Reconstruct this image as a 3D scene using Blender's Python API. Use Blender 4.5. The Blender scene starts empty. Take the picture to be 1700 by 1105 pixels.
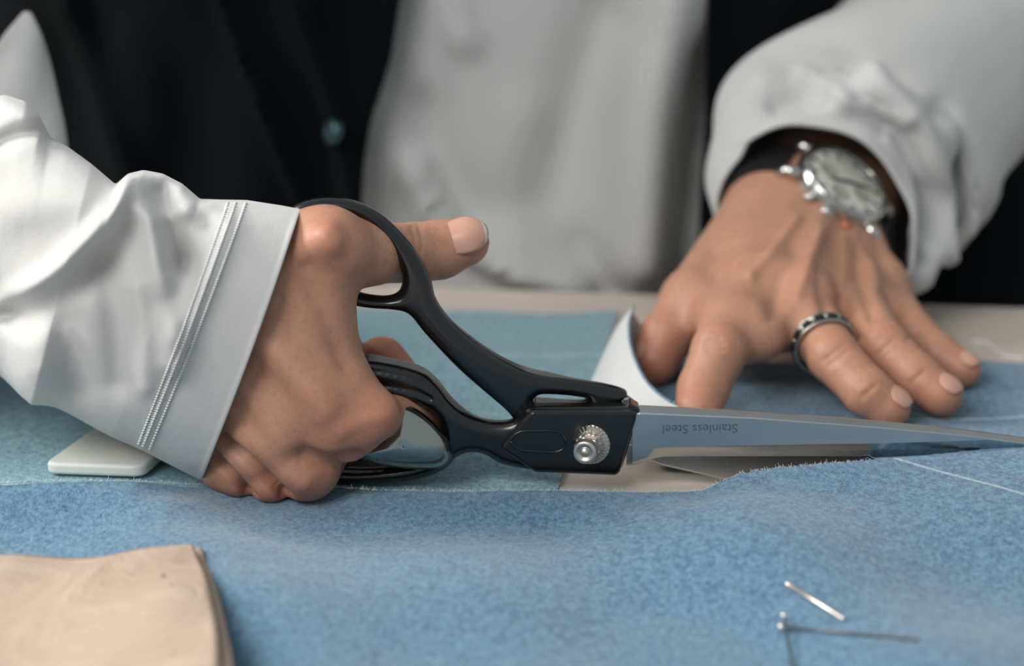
import bpy, bmesh, math, random
import numpy as np
from mathutils import Vector, Matrix
random.seed(7); rng = np.random.default_rng(7)
S = bpy.context.scene; C = S.collection
# ------------------------------------------------------------------ camera
PITCH = math.radians(16); FPX = 70/36*1700; AIM = (0, 0, .04); DIST = .68
CAMY = -DIST*math.cos(PITCH); CAMZ = AIM[2]+DIST*math.sin(PITCH)
cd = bpy.data.cameras.new('camera'); cam = bpy.data.objects.new('camera', cd); C.objects.link(cam)
cam.location = (0, CAMY, CAMZ); cam.rotation_euler = (math.pi/2-PITCH, 0, 0)
cd.lens = 70; cd.sensor_width = 36; cd.clip_start = .02
cd.dof.use_dof = True; cd.dof.focus_distance = .625; cd.dof.aperture_fstop = 6.3
S.camera = cam
# ------------------------------------------------------------------ world and lights
W = bpy.data.worlds.new('world'); S.world = W; W.use_nodes = True
bg = W.node_tree.nodes['Background']; bg.inputs[0].default_value = (.84, .95, 1.0, 1); bg.inputs[1].default_value = .42
def area(name, loc, target, sx, sy, power, col):
    l = bpy.data.lights.new(name, 'AREA'); l.shape = 'RECTANGLE'; l.size = sx; l.size_y = sy; l.energy = power; l.color = col
    o = bpy.data.objects.new(name, l); C.objects.link(o); o.location = loc
    o.rotation_euler = (Vector(target)-Vector(loc)).to_track_quat('-Z', 'Y').to_euler(); return o
area('window_light', (-1.22, .10, .88), (0, .02, .03), .5, .65, 22, (1, .96, .90))
area('front_fill', (-.62, -.98, .98), (-.02, 0, .03), .75, .6, 13.5, (1, .985, .97))  # added fill from the front left, stands for no particular lamp
S.view_settings.view_transform = 'Standard'; S.view_settings.look = 'None'
S.view_settings.gamma = 1; S.view_settings.use_curve_mapping = False; S.view_settings.exposure = 0.0
# ------------------------------------------------------------------ pixel -> place
FW = np.array([0, math.cos(PITCH), -math.sin(PITCH)]); UP = np.array([0, math.sin(PITCH), math.cos(PITCH)])
RT = np.array([1., 0, 0]); CP = np.array([0, CAMY, CAMZ])
def ray(px, py): return FW+RT*((px-850)/FPX)+UP*((552.5-py)/FPX)
def py_(px, py, Y): d = ray(px, py); return CP+d*((Y-CAMY)/d[1])
def pz_(px, py, Z): d = ray(px, py); return CP+d*((Z-CAMZ)/d[2])
def proj(P):
    P = np.asarray(P, float)-CP; w = P@FW
    return 850+FPX*(P@RT)/w, 552.5-FPX*(P@UP)/w
# ------------------------------------------------------------------ object helpers
def tag(o, label=None, cat=None, group=None, kind=None):
    if label: o['label'] = label
    if cat: o['category'] = cat
    if group: o['group'] = group
    if kind: o['kind'] = kind
    return o
def empty(name, loc=(0, 0, 0)):
    o = bpy.data.objects.new(name, None); C.objects.link(o); o.location = loc; o.empty_display_size = .01; return o
def link(name, me, mats, parent=None, smooth=True):
    o = bpy.data.objects.new(name, me); C.objects.link(o)
    for m in (mats if isinstance(mats, (list, tuple)) else [mats]): me.materials.append(m)
    if smooth: me.polygons.foreach_set('use_smooth', [True]*len(me.polygons))
    if parent:
        o.parent = parent; L = Vector((0, 0, 0)); p = parent
        while p: L += p.location; p = p.parent
        me.transform(Matrix.Translation(-L))
    return o
def mesh_np(V, F, name='m'):
    me = bpy.data.meshes.new(name); V = np.asarray(V, np.float32); F = np.asarray(F, np.int32)
    me.vertices.add(len(V)); me.vertices.foreach_set('co', V.ravel())
    n = F.shape[1]; me.loops.add(F.size); me.loops.foreach_set('vertex_index', F.ravel())
    me.polygons.add(len(F)); me.polygons.foreach_set('loop_start', np.arange(0, F.size, n, dtype=np.int32))
    me.polygons.foreach_set('loop_total', np.full(len(F), n, dtype=np.int32)); me.update(calc_edges=True); me.validate(); return me
def grid_faces(nu, nv, cu=False, cv=False, off=0):
    iu = np.arange(nu if cu else nu-1); iv = np.arange(nv if cv else nv-1)
    U, Vv = np.meshgrid(iu, iv, indexing='ij'); U2 = (U+1) % nu; V2 = (Vv+1) % nv
    return np.stack([U*nv+Vv, U2*nv+Vv, U2*nv+V2, U*nv+V2], -1).reshape(-1, 4)+off
def solid(o, t, offset=-1, rim=0, mo=0):
    m = o.modifiers.new('thick', 'SOLIDIFY'); m.thickness = t; m.offset = offset; m.material_offset_rim = rim; m.material_offset = mo; return m
def bevel(o, w, seg=3):
    m = o.modifiers.new('bevel', 'BEVEL'); m.width = w; m.segments = seg; m.limit_method = 'ANGLE'; m.angle_limit = .5; return m
def catmull(pts, n=8, closed=False):
    P = np.asarray(pts, float); N = len(P); out = []
    for i in range(N if closed else N-1):
        p0 = P[(i-1) % N] if closed or i > 0 else 2*P[0]-P[1]
        p1 = P[i]; p2 = P[(i+1) % N]; p3 = P[(i+2) % N] if closed or i < N-2 else 2*P[-1]-P[-2]
        for t in np.arange(n)/n:
            out.append(.5*(2*p1+(p2-p0)*t+(2*p0-5*p1+4*p2-p3)*t*t+(3*p1-p0-3*p2+p3)*t**3))
    if not closed: out.append(P[-1])
    return np.array(out)
def interp(pts, x):
    P = np.asarray(pts, float); return np.stack([np.interp(x, P[:, 0], P[:, k]) for k in range(1, P.shape[1])], -1)
def polydist(x, y, pl):
    pl = np.asarray(pl, float); d = np.full(np.shape(x), 1e9)
    for a, b in zip(pl[:-1], pl[1:]):
        ab = b-a; L = (ab**2).sum()+1e-12; t = np.clip(((x-a[0])*ab[0]+(y-a[1])*ab[1])/L, 0, 1)
        d = np.minimum(d, np.hypot(x-a[0]-t*ab[0], y-a[1]-t*ab[1]))
    return d
def ridge(x, y, pl, w, a): return a*np.exp(-(polydist(x, y, catmull(pl, 5))/w)**2)
def tube(path, rad, n=8, cap=True):
    P = np.asarray(path, float); R = np.broadcast_to(np.asarray(rad, float), (len(P),)); T = np.gradient(P, axis=0)
    T /= np.linalg.norm(T, axis=1)[:, None]+1e-12; a = np.array([0, 0, 1.]) if abs(T[0, 2]) < .9 else np.array([1., 0, 0]); V = []
    for p, t, r in zip(P, T, R):
        s = np.cross(t, a); s /= np.linalg.norm(s); u = np.cross(s, t); a = u
        for k in range(n): q = 2*math.pi*k/n; V.append(p+r*(s*math.cos(q)+u*math.sin(q)))
    F = grid_faces(len(P), n, cv=True); V = np.array(V)
    if cap:
        V = np.vstack([V, P[0], P[-1]]); i0 = len(V)-2
        e = [[i0, (k+1) % n, k, k] for k in range(n)]; b = (len(P)-1)*n
        e += [[i0+1, b+k, b+(k+1) % n, b+(k+1) % n] for k in range(n)]
        return V, F, [q[:3] for q in e]
    return V, F, []
class MB:
    def __init__(s): s.V = []; s.F = []; s.M = []; s.n = 0
    def add(s, V, F, m=0):
        s.F += [tuple(int(i)+s.n for i in f) for f in F]; s.M += [m]*len(F); s.V += [tuple(v) for v in V]; s.n = len(s.V)
    def tube(s, path, rad, n=8, m=0):
        V, F, E = tube(path, rad, n); s.add(V, list(F)+E, m)
    def lathe(s, prof, c, ax, n=48, m=0, mod=None):
        ax = np.array(ax, float); ax /= np.linalg.norm(ax); a = np.cross(ax, [.3, .5, .9]); a /= np.linalg.norm(a); b = np.cross(ax, a); V = []
        for r, h in prof:
            for k in range(n):
                q = 2*math.pi*k/n; rr = r*(1 if mod is None else mod(k, r, h)); V.append(np.array(c)+ax*h+rr*(a*math.cos(q)+b*math.sin(q)))
        s.add(V, grid_faces(len(prof), n, cv=True), m)
    def build(s, name, mats, parent=None, smooth=True):
        me = bpy.data.meshes.new(name); me.from_pydata(s.V, [], s.F); me.update()
        bm = bmesh.new(); bm.from_mesh(me); bmesh.ops.recalc_face_normals(bm, faces=bm.faces); bm.to_mesh(me); bm.free()
        o = link(name, me, mats, parent, smooth)
        if any(s.M) and len(me.polygons) == len(s.M): me.polygons.foreach_set('material_index', s.M)
        return o
def extrude_poly(pts2, f, y0, y1):
    """closed outline (u,v) -> prism, f(u,v,y) gives the place"""
    n = len(pts2); V = [f(p[0], p[1], y0) for p in pts2]+[f(p[0], p[1], y1) for p in pts2]
    F = [tuple(range(n)), tuple(range(2*n-1, n-1, -1))]+[(i, i+n, (i+1) % n+n, (i+1) % n) for i in range(n)]
    return V, F
# ------------------------------------------------------------------ distance-field modelling
class Field:
    def __init__(s, lo, hi, h):
        s.lo = np.array(lo, float); s.h = h; s.n = np.ceil((np.array(hi)-s.lo)/h).astype(int)+1
        s.F = np.full(s.n, .03, np.float32); s.ax = [s.lo[k]+h*np.arange(s.n[k]) for k in range(3)]
    def sub(s, lo, hi):
        a = np.clip(np.floor((lo-s.lo)/s.h).astype(int), 0, s.n); b = np.clip(np.ceil((hi-s.lo)/s.h).astype(int)+1, 0, s.n)
        sl = tuple(slice(a[k], b[k]) for k in range(3))
        return sl, s.ax[0][sl[0]][:, None, None], s.ax[1][sl[1]][None, :, None], s.ax[2][sl[2]][None, None, :]
    def comb(s, sl, d, k, carve=False):
        A = s.F[sl]
        if carve:
            d = -d; h = np.clip(.5-.5*(A-d)/k, 0, 1); s.F[sl] = A+(d-A)*h+k*h*(1-h)
        else:
            h = np.clip(.5+.5*(A-d)/k, 0, 1); s.F[sl] = A+(d-A)*h-k*h*(1-h)
    def cone(s, a, ra, b, rb, k=.004, carve=False, flat=None):
        a = np.asarray(a, float); b = np.asarray(b, float); r = max(ra, rb)+k+.006
        sl, X, Y, Z = s.sub(np.minimum(a, b)-r, np.maximum(a, b)+r)
        if 0 in [q.stop-q.start for q in sl]: return
        ab = b-a; L = (ab**2).sum()+1e-12
        t = np.clip(((X-a[0])*ab[0]+(Y-a[1])*ab[1]+(Z-a[2])*ab[2])/L, 0, 1)
        d = np.sqrt((X-a[0]-t*ab[0])**2+(Y-a[1]-t*ab[1])**2+(Z-a[2]-t*ab[2])**2)-(ra+t*(rb-ra))
        s.comb(sl, d.astype(np.float32), k, carve)
    def mesh(s, smooth=2):
        F = s.F; I = F < 0; nx, ny, nz = F.shape
        c = I[:-1, :-1, :-1].astype(np.int8)
        tot = sum(I[i:nx-1+i, j:ny-1+j, k:nz-1+k].astype(np.int8) for i in (0, 1) for j in (0, 1) for k in (0, 1))
        cell = np.argwhere((tot > 0) & (tot < 8)); idx = np.full((nx-1, ny-1, nz-1), -1, np.int32); idx[tuple(cell.T)] = np.arange(len(cell))
        acc = np.zeros((len(cell), 3)); cnt = np.zeros(len(cell))
        for axis in range(3):
            o1, o2 = [q for q in range(3) if q != axis]
            for i in (0, 1):
                for j in (0, 1):
                    a = cell.copy(); a[:, o1] += i; a[:, o2] += j; b = a.copy(); b[:, axis] += 1
                    fa = F[tuple(a.T)]; fb = F[tuple(b.T)]; m = (fa < 0) != (fb < 0)
                    t = np.where(m, fa/np.where(m, fa-fb, 1), 0); p = a.astype(float); p[:, axis] += t
                    acc[m] += p[m]; cnt[m] += 1
        V = acc/cnt[:, None]*s.h+s.lo; Q = []
        for axis in range(3):
            a = [slice(None)]*3; b = [slice(None)]*3; a[axis] = slice(0, -1); b[axis] = slice(1, None)
            A = I[tuple(a)]; B = I[tuple(b)]; E = np.argwhere(A != B); o1, o2 = (axis+1) % 3, (axis+2) % 3
            E = E[(E[:, o1] > 0) & (E[:, o2] > 0) & (E[:, o1] < F.shape[o1]-1) & (E[:, o2] < F.shape[o2]-1)]
            q = []
            for d1, d2 in ((-1, -1), (0, -1), (0, 0), (-1, 0)):
                e = E.copy(); e[:, o1] += d1; e[:, o2] += d2; q.append(idx[tuple(e.T)])
            q = np.stack(q, -1); fl = ~A[tuple(E.T)]; q[fl] = q[fl][:, ::-1]; Q.append(q)
        Q = np.vstack(Q); Q = Q[(Q >= 0).all(1)]
        for _ in range(smooth):
            s_ = np.zeros_like(V); c_ = np.zeros(len(V))
            for a, b in ((0, 1), (1, 2), (2, 3), (3, 0)):
                np.add.at(s_, Q[:, a], V[Q[:, b]]); np.add.at(s_, Q[:, b], V[Q[:, a]]); np.add.at(c_, Q[:, a], 1); np.add.at(c_, Q[:, b], 1)
            V = V*.5+.5*s_/np.maximum(c_, 1)[:, None]
        return V, Q
def poly_sdf(X, Z, poly):
    d = np.full(X.shape, 1e9); ins = np.zeros(X.shape, bool); P = np.asarray(poly)
    for a, b in zip(P, np.roll(P, -1, 0)):
        ab = b-a; t = np.clip(((X-a[0])*ab[0]+(Z-a[1])*ab[1])/((ab**2).sum()+1e-14), 0, 1)
        d = np.minimum(d, (X-a[0]-t*ab[0])**2+(Z-a[1]-t*ab[1])**2)
        if a[1] != b[1]:
            cr = ((a[1] > Z) != (b[1] > Z)) & (X < (b[0]-a[0])*(Z-a[1])/(b[1]-a[1])+a[0]); ins ^= cr
    return np.where(ins, -np.sqrt(d), np.sqrt(d))
# ------------------------------------------------------------------ materials
def lin(r, g, b): return tuple(((c/255)/12.92 if c/255 <= .04045 else ((c/255+.055)/1.055)**2.4) for c in (r, g, b))+(1,)
class Mat:
    def __init__(s, name, rgb, rough=.6, metal=0, **kw):
        s.m = bpy.data.materials.new(name); s.m.use_nodes = True; s.t = s.m.node_tree; s.b = s.t.nodes['Principled BSDF']
        s.b.inputs['Base Color'].default_value = rgb; s.b.inputs['Roughness'].default_value = rough; s.b.inputs['Metallic'].default_value = metal
        for k, v in kw.items(): s.b.inputs[k.replace('_', ' ')].default_value = v
        s.co = s.n('ShaderNodeTexCoord').outputs['Object']; s.rgb = rgb; s.hgt = None
    def n(s, t, **kw):
        q = s.t.nodes.new(t)
        for k, v in kw.items(): setattr(q, k, v)
        return q
    def l(s, a, b): s.t.links.new(a, b)
    def noise(s, scale, detail=4, rough=.55, stretch=None, dist=0):
        q = s.n('ShaderNodeTexNoise'); q.inputs['Scale'].default_value = scale; q.inputs['Detail'].default_value = detail
        q.inputs['Roughness'].default_value = rough; q.inputs['Distortion'].default_value = dist; src = s.co
        if stretch:
            mp = s.n('ShaderNodeMapping'); mp.inputs['Scale'].default_value = stretch[:3]
            if len(stretch) > 3: mp.inputs['Rotation'].default_value = (0, 0, stretch[3])
            s.l(s.co, mp.inputs[0]); src = mp.outputs[0]
        s.l(src, q.inputs['Vector']); return q.outputs['Fac']
    def ramp(s, fac, stops):
        q = s.n('ShaderNodeValToRGB'); e = q.color_ramp.elements
        while len(e) < len(stops): e.new(.5)
        for el, (p, c) in zip(e, stops): el.position = p; el.color = c if len(c) == 4 else tuple(c)+(1,)
        s.l(fac, q.inputs[0]); return q.outputs[0]
    def mix(s, fac, a, b, mode='MIX'):
        q = s.n('ShaderNodeMix', data_type='RGBA', blend_type=mode)
        for i, v in ((0, fac), (6, a), (7, b)):
            if hasattr(v, 'is_linked') or hasattr(v, 'links'): s.l(v, q.inputs[i])
            else: q.inputs[i].default_value = v
        return q.outputs[2]
    def math(s, op, a, b=0., clamp=False):
        q = s.n('ShaderNodeMath', operation=op, use_clamp=clamp)
        for i, v in ((0, a), (1, b)):
            if hasattr(v, 'links'): s.l(v, q.inputs[i])
            else: q.inputs[i].default_value = v
        return q.outputs[0]
    def color(s, c): s.l(c, s.b.inputs['Base Color']); s.c = c; return s
    def bump(s, h, strength=.3, dist=.0005):
        q = s.n('ShaderNodeBump'); q.inputs['Strength'].default_value = strength; q.inputs['Distance'].default_value = dist
        s.l(h, q.inputs['Height']); prev = s.hgt
        if prev is not None: s.l(prev, q.inputs['Normal'])
        s.hgt = q.outputs[0]; s.l(q.outputs[0], s.b.inputs['Normal']); return s
def sc(c, k): return (c[0]*k, c[1]*k, c[2]*k, 1)
M = {}
def denim(name, base, dark, lines=()):
    m = Mat(name, base, .9); m.b.inputs['Sheen Weight'].default_value = .25; m.b.inputs['Sheen Roughness'].default_value = .6
    big = m.ramp(m.noise(11, 4, .6), [(.35, (0, 0, 0)), (.65, (1, 1, 1))]); mid = m.noise(240, 6, .7); fin = m.noise(640, 4, .75, (1, .7, 1, .6)); tw = m.noise(1900, 3, .7, (1, .4, 1, .7))
    c = m.mix(m.math('MULTIPLY', big, .7), base, dark)
    hi = (base[0]*2.6, base[1]*1.95, base[2]*1.62, 1); lo = sc(dark, .6)
    c = m.mix(m.ramp(mid, [(.40, (0, 0, 0)), (.62, (.8, .8, .8))]), c, (hi[0]*.75, hi[1]*.75, hi[2]*.75, 1))
    c = m.mix(m.ramp(fin, [(.50, (0, 0, 0)), (.66, (.85, .85, .85))]), c, hi)
    c = m.mix(m.ramp(fin, [(.34, (.8, .8, .8)), (.48, (0, 0, 0))]), c, lo)
    c = m.mix(m.ramp(tw, [(.52, (0, 0, 0)), (.68, (.7, .7, .7))]), c, hi)
    se = m.n('ShaderNodeSeparateXYZ'); m.l(m.co, se.inputs[0]); nz = m.noise(900, 3, .7)
    for (a, b, w, k) in lines:
        L = math.hypot(b[0]-a[0], b[1]-a[1]); ux, uy = (b[0]-a[0])/L, (b[1]-a[1])/L
        d = m.math('ABSOLUTE', m.math('ADD', m.math('MULTIPLY', m.math('SUBTRACT', se.outputs[0], a[0]), -uy), m.math('MULTIPLY', m.math('SUBTRACT', se.outputs[1], a[1]), ux)))
        t = m.math('ADD', m.math('MULTIPLY', m.math('SUBTRACT', se.outputs[0], a[0]), ux), m.math('MULTIPLY', m.math('SUBTRACT', se.outputs[1], a[1]), uy))
        on = m.math('MULTIPLY', m.math('GREATER_THAN', t, 0), m.math('LESS_THAN', t, L))
        f = m.math('SUBTRACT', 1, m.math('DIVIDE', d, w), True)
        f = m.math('MULTIPLY', m.math('MULTIPLY', f, on), m.math('MULTIPLY', nz, k*1.7), True)
        c = m.mix(f, c, lin(205, 220, 225))
    m.color(c); m.bump(mid, .45, .0008); m.bump(fin, .6, .0005); return m.m
l1a, l1b = pz_(1462, 766, .0105), pz_(1720, 842, .010); l2a, l2b = pz_(1480, 697, .003), pz_(1740, 688, .003)
M['denim'] = denim('blue_denim', lin(64, 106, 136), lin(46, 84, 118), [(l1a, l1b, .0010, .6), (l2a, l2b, .0012, .7)])
s1, s2 = pz_(800, 590, .002), pz_(1010, 585, .002)
M['denim_light'] = denim('pale_blue_denim', lin(98, 144, 164), lin(82, 128, 152), [(s1, s2, .0016, .6)])
m = Mat('denim_underside', lin(214, 214, 210), .95); q = m.noise(1400, 3, .7); m.color(m.mix(q, lin(228, 226, 220), lin(180, 186, 190))); m.bump(q, .5, .0004); M['under'] = m.m
m = Mat('pale_thread', lin(190, 205, 212), .9); M['thread'] = m.m
m = Mat('beige_worktop', lin(196, 180, 168), .42); a = m.noise(9, 4, .5, (1, 14, 1)); b = m.noise(60, 3)
m.color(m.mix(m.math('MULTIPLY', b, .5), m.mix(a, lin(216, 200, 186), lin(196, 178, 164)), lin(220, 210, 200))); m.bump(b, .08, .0005); M['table'] = m.m
m = Mat('brown_pattern_paper', lin(208, 178, 156), .6); a = m.noise(30, 5, .6, None, 1.2); b = m.noise(120, 5, .6); f = m.noise(700, 2, .6, (1, 5, 1))
c = m.mix(m.ramp(a, [(.35, (0, 0, 0)), (.7, (1, 1, 1))]), lin(176, 152, 134), lin(194, 174, 156)); c = m.mix(m.math('MULTIPLY', f, .35), c, lin(176, 150, 130))
m.color(c); m.bump(a, .8, .003); m.bump(b, .4, .0008); M['paper'] = m.m
def white_cloth(name, c1, c2, twill=True):
    m = Mat(name, c1, .85); m.b.inputs['Sheen Weight'].default_value = .2
    m.b.inputs['Subsurface Weight'].default_value = .12; m.b.inputs['Subsurface Radius'].default_value = (.004, .004, .004); m.b.inputs['Subsurface Scale'].default_value = 1
    a = m.noise(22, 4); m.color(m.mix(a, c1, c2)); w = m.n('ShaderNodeTexWave'); w.inputs['Scale'].default_value = 420; w.inputs['Distortion'].default_value = .6
    mp = m.n('ShaderNodeMapping'); mp.inputs['Rotation'].default_value = (0, .9, .3); m.l(m.co, mp.inputs[0]); m.l(mp.outputs[0], w.inputs[0])
    m.bump(m.noise(1500, 3), .3, .0003); m.bump(m.noise(500, 3), .15, .0004); m.bump(m.noise(45, 3), .25, .003); return m.m
M['shirt'] = white_cloth('white_jersey', lin(196, 195, 192), lin(184, 183, 181))
M['stitch'] = Mat('white_stitch_thread', lin(228, 228, 226), .8).m
m = Mat('black_vest_cloth', lin(14, 18, 22), 1); m.b.inputs['Specular IOR Level'].default_value = .12
m.color(m.mix(m.noise(30, 3), lin(5, 9, 12), lin(9, 14, 18))); m.bump(m.noise(1200, 3), .3, .0004); M['vest'] = m.m
m = Mat('dark_trouser_cloth', lin(14, 15, 18), .9); m.bump(m.noise(900, 3), .3, .0004); M['trouser'] = m.m
m = Mat('vest_button_metal', lin(70, 96, 100), .3, .8); m.bump(m.noise(300, 2), .1, .0003); M['button'] = m.m
# skin
m = Mat('skin', lin(186, 134, 108), .48); m.b.inputs['Subsurface Weight'].default_value = .18
m.b.inputs['Subsurface Radius'].default_value = (.006, .0025, .0012); m.b.inputs['Subsurface Scale'].default_value = 1; m.b.inputs['Specular IOR Level'].default_value = .4
at = m.n('ShaderNodeAttribute', attribute_name='blush'); a = m.noise(60, 4, .6); b = m.noise(420, 4, .65)
c = m.mix(a, lin(190, 142, 116), lin(172, 124, 100)); c = m.mix(m.math('MULTIPLY', at.outputs['Fac'], .5), c, lin(186, 94, 72))
c = m.mix(m.ramp(b, [(.3, (.35, .35, .35)), (.5, (0, 0, 0))]), c, lin(150, 100, 78)); m.color(c)
v = m.n('ShaderNodeTexVoronoi', feature='DISTANCE_TO_EDGE'); v.inputs['Scale'].default_value = 900; m.l(m.co, v.inputs['Vector'])
m.bump(v.outputs[0], .12, .0003); m.bump(m.noise(160, 4, .6), .3, .0008); m.bump(m.noise(700, 3, .6, (1, 1, 3)), .25, .0004); M['skin'] = m.m
m = Mat('fingernail', lin(214, 168, 150), .25); m.b.inputs['Subsurface Weight'].default_value = .15; m.b.inputs['Subsurface Radius'].default_value = (.003, .0015, .001); m.b.inputs['Subsurface Scale'].default_value = 1
m.color(m.mix(m.noise(90, 2), lin(206, 158, 140), lin(194, 142, 122))); m.bump(m.noise(500, 2, .5, (6, 1, 1)), .05, .0002); M['nail'] = m.m
m = Mat('nail_edge', lin(226, 208, 192), .35); M['nail_edge'] = m.m
m = Mat('black_enamel', lin(9, 11, 13), .22); m.b.inputs['Coat Weight'].default_value = .4; m.b.inputs['Coat Roughness'].default_value = .12
m.b.inputs['Specular IOR Level'].default_value = .55; a = m.noise(1800, 3, .6); m.bump(a, .10, .0003); m.bump(m.noise(130, 3), .06, .0006)
rr = m.ramp(m.noise(90, 4), [(.35, (.2, .2, .2)), (.7, (.34, .34, .34))]); m.l(rr, m.b.inputs['Roughness']); M['enamel'] = m.m
def metal(name, rgb, rough, brushed=None, var=.06):
    m = Mat(name, rgb, rough, 1); f = m.noise(200, 3, .6, brushed or (1, 1, 1))
    m.l(m.math('ADD', m.math('MULTIPLY', f, var*2), rough-var), m.b.inputs['Roughness']); m.bump(f, .06, .0002); return m.m
M['blade'] = metal('brushed_blade_steel', lin(196, 198, 198), .30, (2, 1, 30)); M['steel'] = metal('screw_steel', lin(214, 206, 196), .34)
M['chrome'] = metal('polished_silver', lin(168, 170, 164), .20, None, .03); M['silver'] = metal('ring_silver', lin(190, 186, 178), .28)
M['case'] = metal('watch_case_steel', lin(205, 203, 198), .14); M['pin'] = metal('pin_steel', lin(240, 232, 222), .4); M['pin_dim'] = metal('dim_glint_pin_steel', lin(110, 108, 104), .35)  # pale and dark copies of one pin steel
M['engrave'] = Mat('engraved_grey', lin(112, 120, 128), .45, .8).m
m = Mat('ring_black_inlay', lin(22, 22, 24), .35); m.bump(m.noise(800, 2), .2, .0003); M['inlay'] = m.m
m = Mat('watch_dial_silver', lin(230, 228, 218), .5); m.color(m.mix(m.noise(220, 3), lin(238, 236, 226), lin(214, 210, 198))); M['dial'] = m.m
m = Mat('subdial_grey', lin(178, 174, 160), .4); M['subdial'] = m.m
m = Mat('watch_hand_dark', lin(60, 58, 50), .3, .7); M['hand'] = m.m
m = Mat('copper_accent', lin(206, 130, 104), .3, .6); M['copper'] = m.m
m = Mat('black_strap_leather', lin(20, 20, 22), .5); m.bump(m.noise(400, 4), .4, .0005); M['strap'] = m.m
m = Mat('watch_glass', (1, 1, 1, 1), .03); tr = m.n('ShaderNodeBsdfTransparent'); gl = m.n('ShaderNodeBsdfGlossy'); gl.inputs['Roughness'].default_value = .04; mx = m.n('ShaderNodeMixShader'); fn = m.n('ShaderNodeFresnel'); fn.inputs[0].default_value = 1.12
m.l(fn.outputs[0], mx.inputs[0]); m.l(tr.outputs[0], mx.inputs[1]); m.l(gl.outputs[0], mx.inputs[2]); m.l(mx.outputs[0], m.t.nodes['Material Output'].inputs[0]); M['glass'] = m.m
m = Mat('tailor_chalk', lin(226, 224, 216), .5); m.b.inputs['Subsurface Weight'].default_value = .1; m.color(m.mix(m.noise(60, 4), lin(230, 228, 220), lin(216, 213, 203))); m.bump(m.noise(300, 3), .15, .0004); M['chalk'] = m.m
m = Mat('teal_grey_wall', lin(168, 184, 182), .9); m.color(m.mix(m.noise(2, 3), lin(160, 178, 177), lin(176, 190, 187))); M['wall'] = m.m
m = Mat('grey_floor', lin(120, 112, 104), .6); m.color(m.mix(m.noise(3, 4, .5, (1, 8, 1)), lin(128, 116, 104), lin(104, 96, 88))); M['floor'] = m.m
# ------------------------------------------------------------------ setting
def box(name, lo, hi, mat, parent=None, bev=0):
    x0, y0, z0 = lo; x1, y1, z1 = hi
    V = [(x0, y0, z0), (x1, y0, z0), (x1, y1, z0), (x0, y1, z0), (x0, y0, z1), (x1, y0, z1), (x1, y1, z1), (x0, y1, z1)]
    F = [(3, 2, 1, 0), (4, 5, 6, 7), (0, 1, 5, 4), (1, 2, 6, 5), (2, 3, 7, 6), (3, 0, 4, 7)]
    me = bpy.data.meshes.new(name); me.from_pydata(V, [], F); me.update(); o = link(name, me, mat, parent, False)
    if bev: bevel(o, bev)
    return o
tag(box('floor', (-2.2, -1.6, -.79), (2.2, 2.1, -.75), M['floor']), kind='structure')
tag(box('wall_back', (-2.2, 2.0, -.75), (2.2, 2.1, 1.9), M['wall']), kind='structure')
TR = math.radians(-8); tb = np.array([.197, .184])
ex = np.array([math.cos(TR), math.sin(TR)]); ey = np.array([-math.sin(TR), math.cos(TR)])
table = empty('worktable', (0, -.2, -.75)); tag(table, 'pale beige worktable with a smooth top lying under the blue cloths', 'table')
def tpt(u, v, z): p = tb+ex*u+ey*v; return (p[0], p[1], z)
def tbox(name, u0, u1, v0, v1, z0, z1, bev):
    V = [tpt(u0, v0, z0), tpt(u1, v0, z0), tpt(u1, v1, z0), tpt(u0, v1, z0), tpt(u0, v0, z1), tpt(u1, v0, z1), tpt(u1, v1, z1), tpt(u0, v1, z1)]
    F = [(3, 2, 1, 0), (4, 5, 6, 7), (0, 1, 5, 4), (1, 2, 6, 5), (2, 3, 7, 6), (3, 0, 4, 7)]
    me = bpy.data.meshes.new(name); me.from_pydata(V, [], F); me.update(); o = link(name, me, M['table'], table, False); bevel(o, bev); return o
tbox('tabletop', -1.0, .7, -.62, 0, -.03, 0, .002)
for u in (-.95, .6):
    for v in (-.58, -.10): tbox('leg', u, u+.05, v, v+.05, -.75, -.03, .003)
# ------------------------------------------------------------------ cloths
def sstep(a, b, x): t = np.clip((x-a)/(b-a), 0, 1); return t*t*(3-2*t)
EDGE = [(-160, 804, .0125), (0, 808, .0125), (100, 804, .0125), (230, 805, .0105), (330, 811, .003), (400, 803, .0016), (500, 803, .0016), (560, 815, .0025), (620, 819, .0035), (760, 822, .0045), (920, 820, .0045), (1090, 823, .004), (1170, 821, .004),
        (1205, 800, .0075), (1250, 788, .009), (1300, 782, .0100), (1370, 777, .0108), (1447, 770, .0112)]
EW = np.array([pz_(a, b, c) for a, b, c in EDGE]); EW = np.vstack([EW, [.165, -.0435, .0112], [.22, -.0435, .0110], [.32, -.0435, .010]])
XS = np.linspace(-.27, .30, 420)
eY = np.interp(XS, EW[:, 0], EW[:, 1]); eZ = np.interp(XS, EW[:, 0], EW[:, 2])
ker = np.hanning(9); ker /= ker.sum(); eY = np.convolve(np.pad(eY, 4, 'edge'), ker, 'valid'); eZ = np.convolve(np.pad(eZ, 4, 'edge'), ker, 'valid')
xap = EW[17, 0]
jit = rng.normal(0, .00028, len(XS))*(XS < xap); eY = eY+np.convolve(np.pad(jit, 1, 'edge'), [.3, .4, .3], 'valid')
nv = 210; Vv = np.linspace(0, 1, nv)**1.25
GX, GV = np.meshgrid(XS, Vv, indexing='ij'); GY = eY[:, None]+(-.27-eY[:, None])*GV; D = eY[:, None]-GY
wav = 1.5*(.0022*np.sin(GX*38+GY*22+1)+.0016*np.sin(GX*17-GY*60)+.0012*np.sin(GX*75+GY*33))
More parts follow.
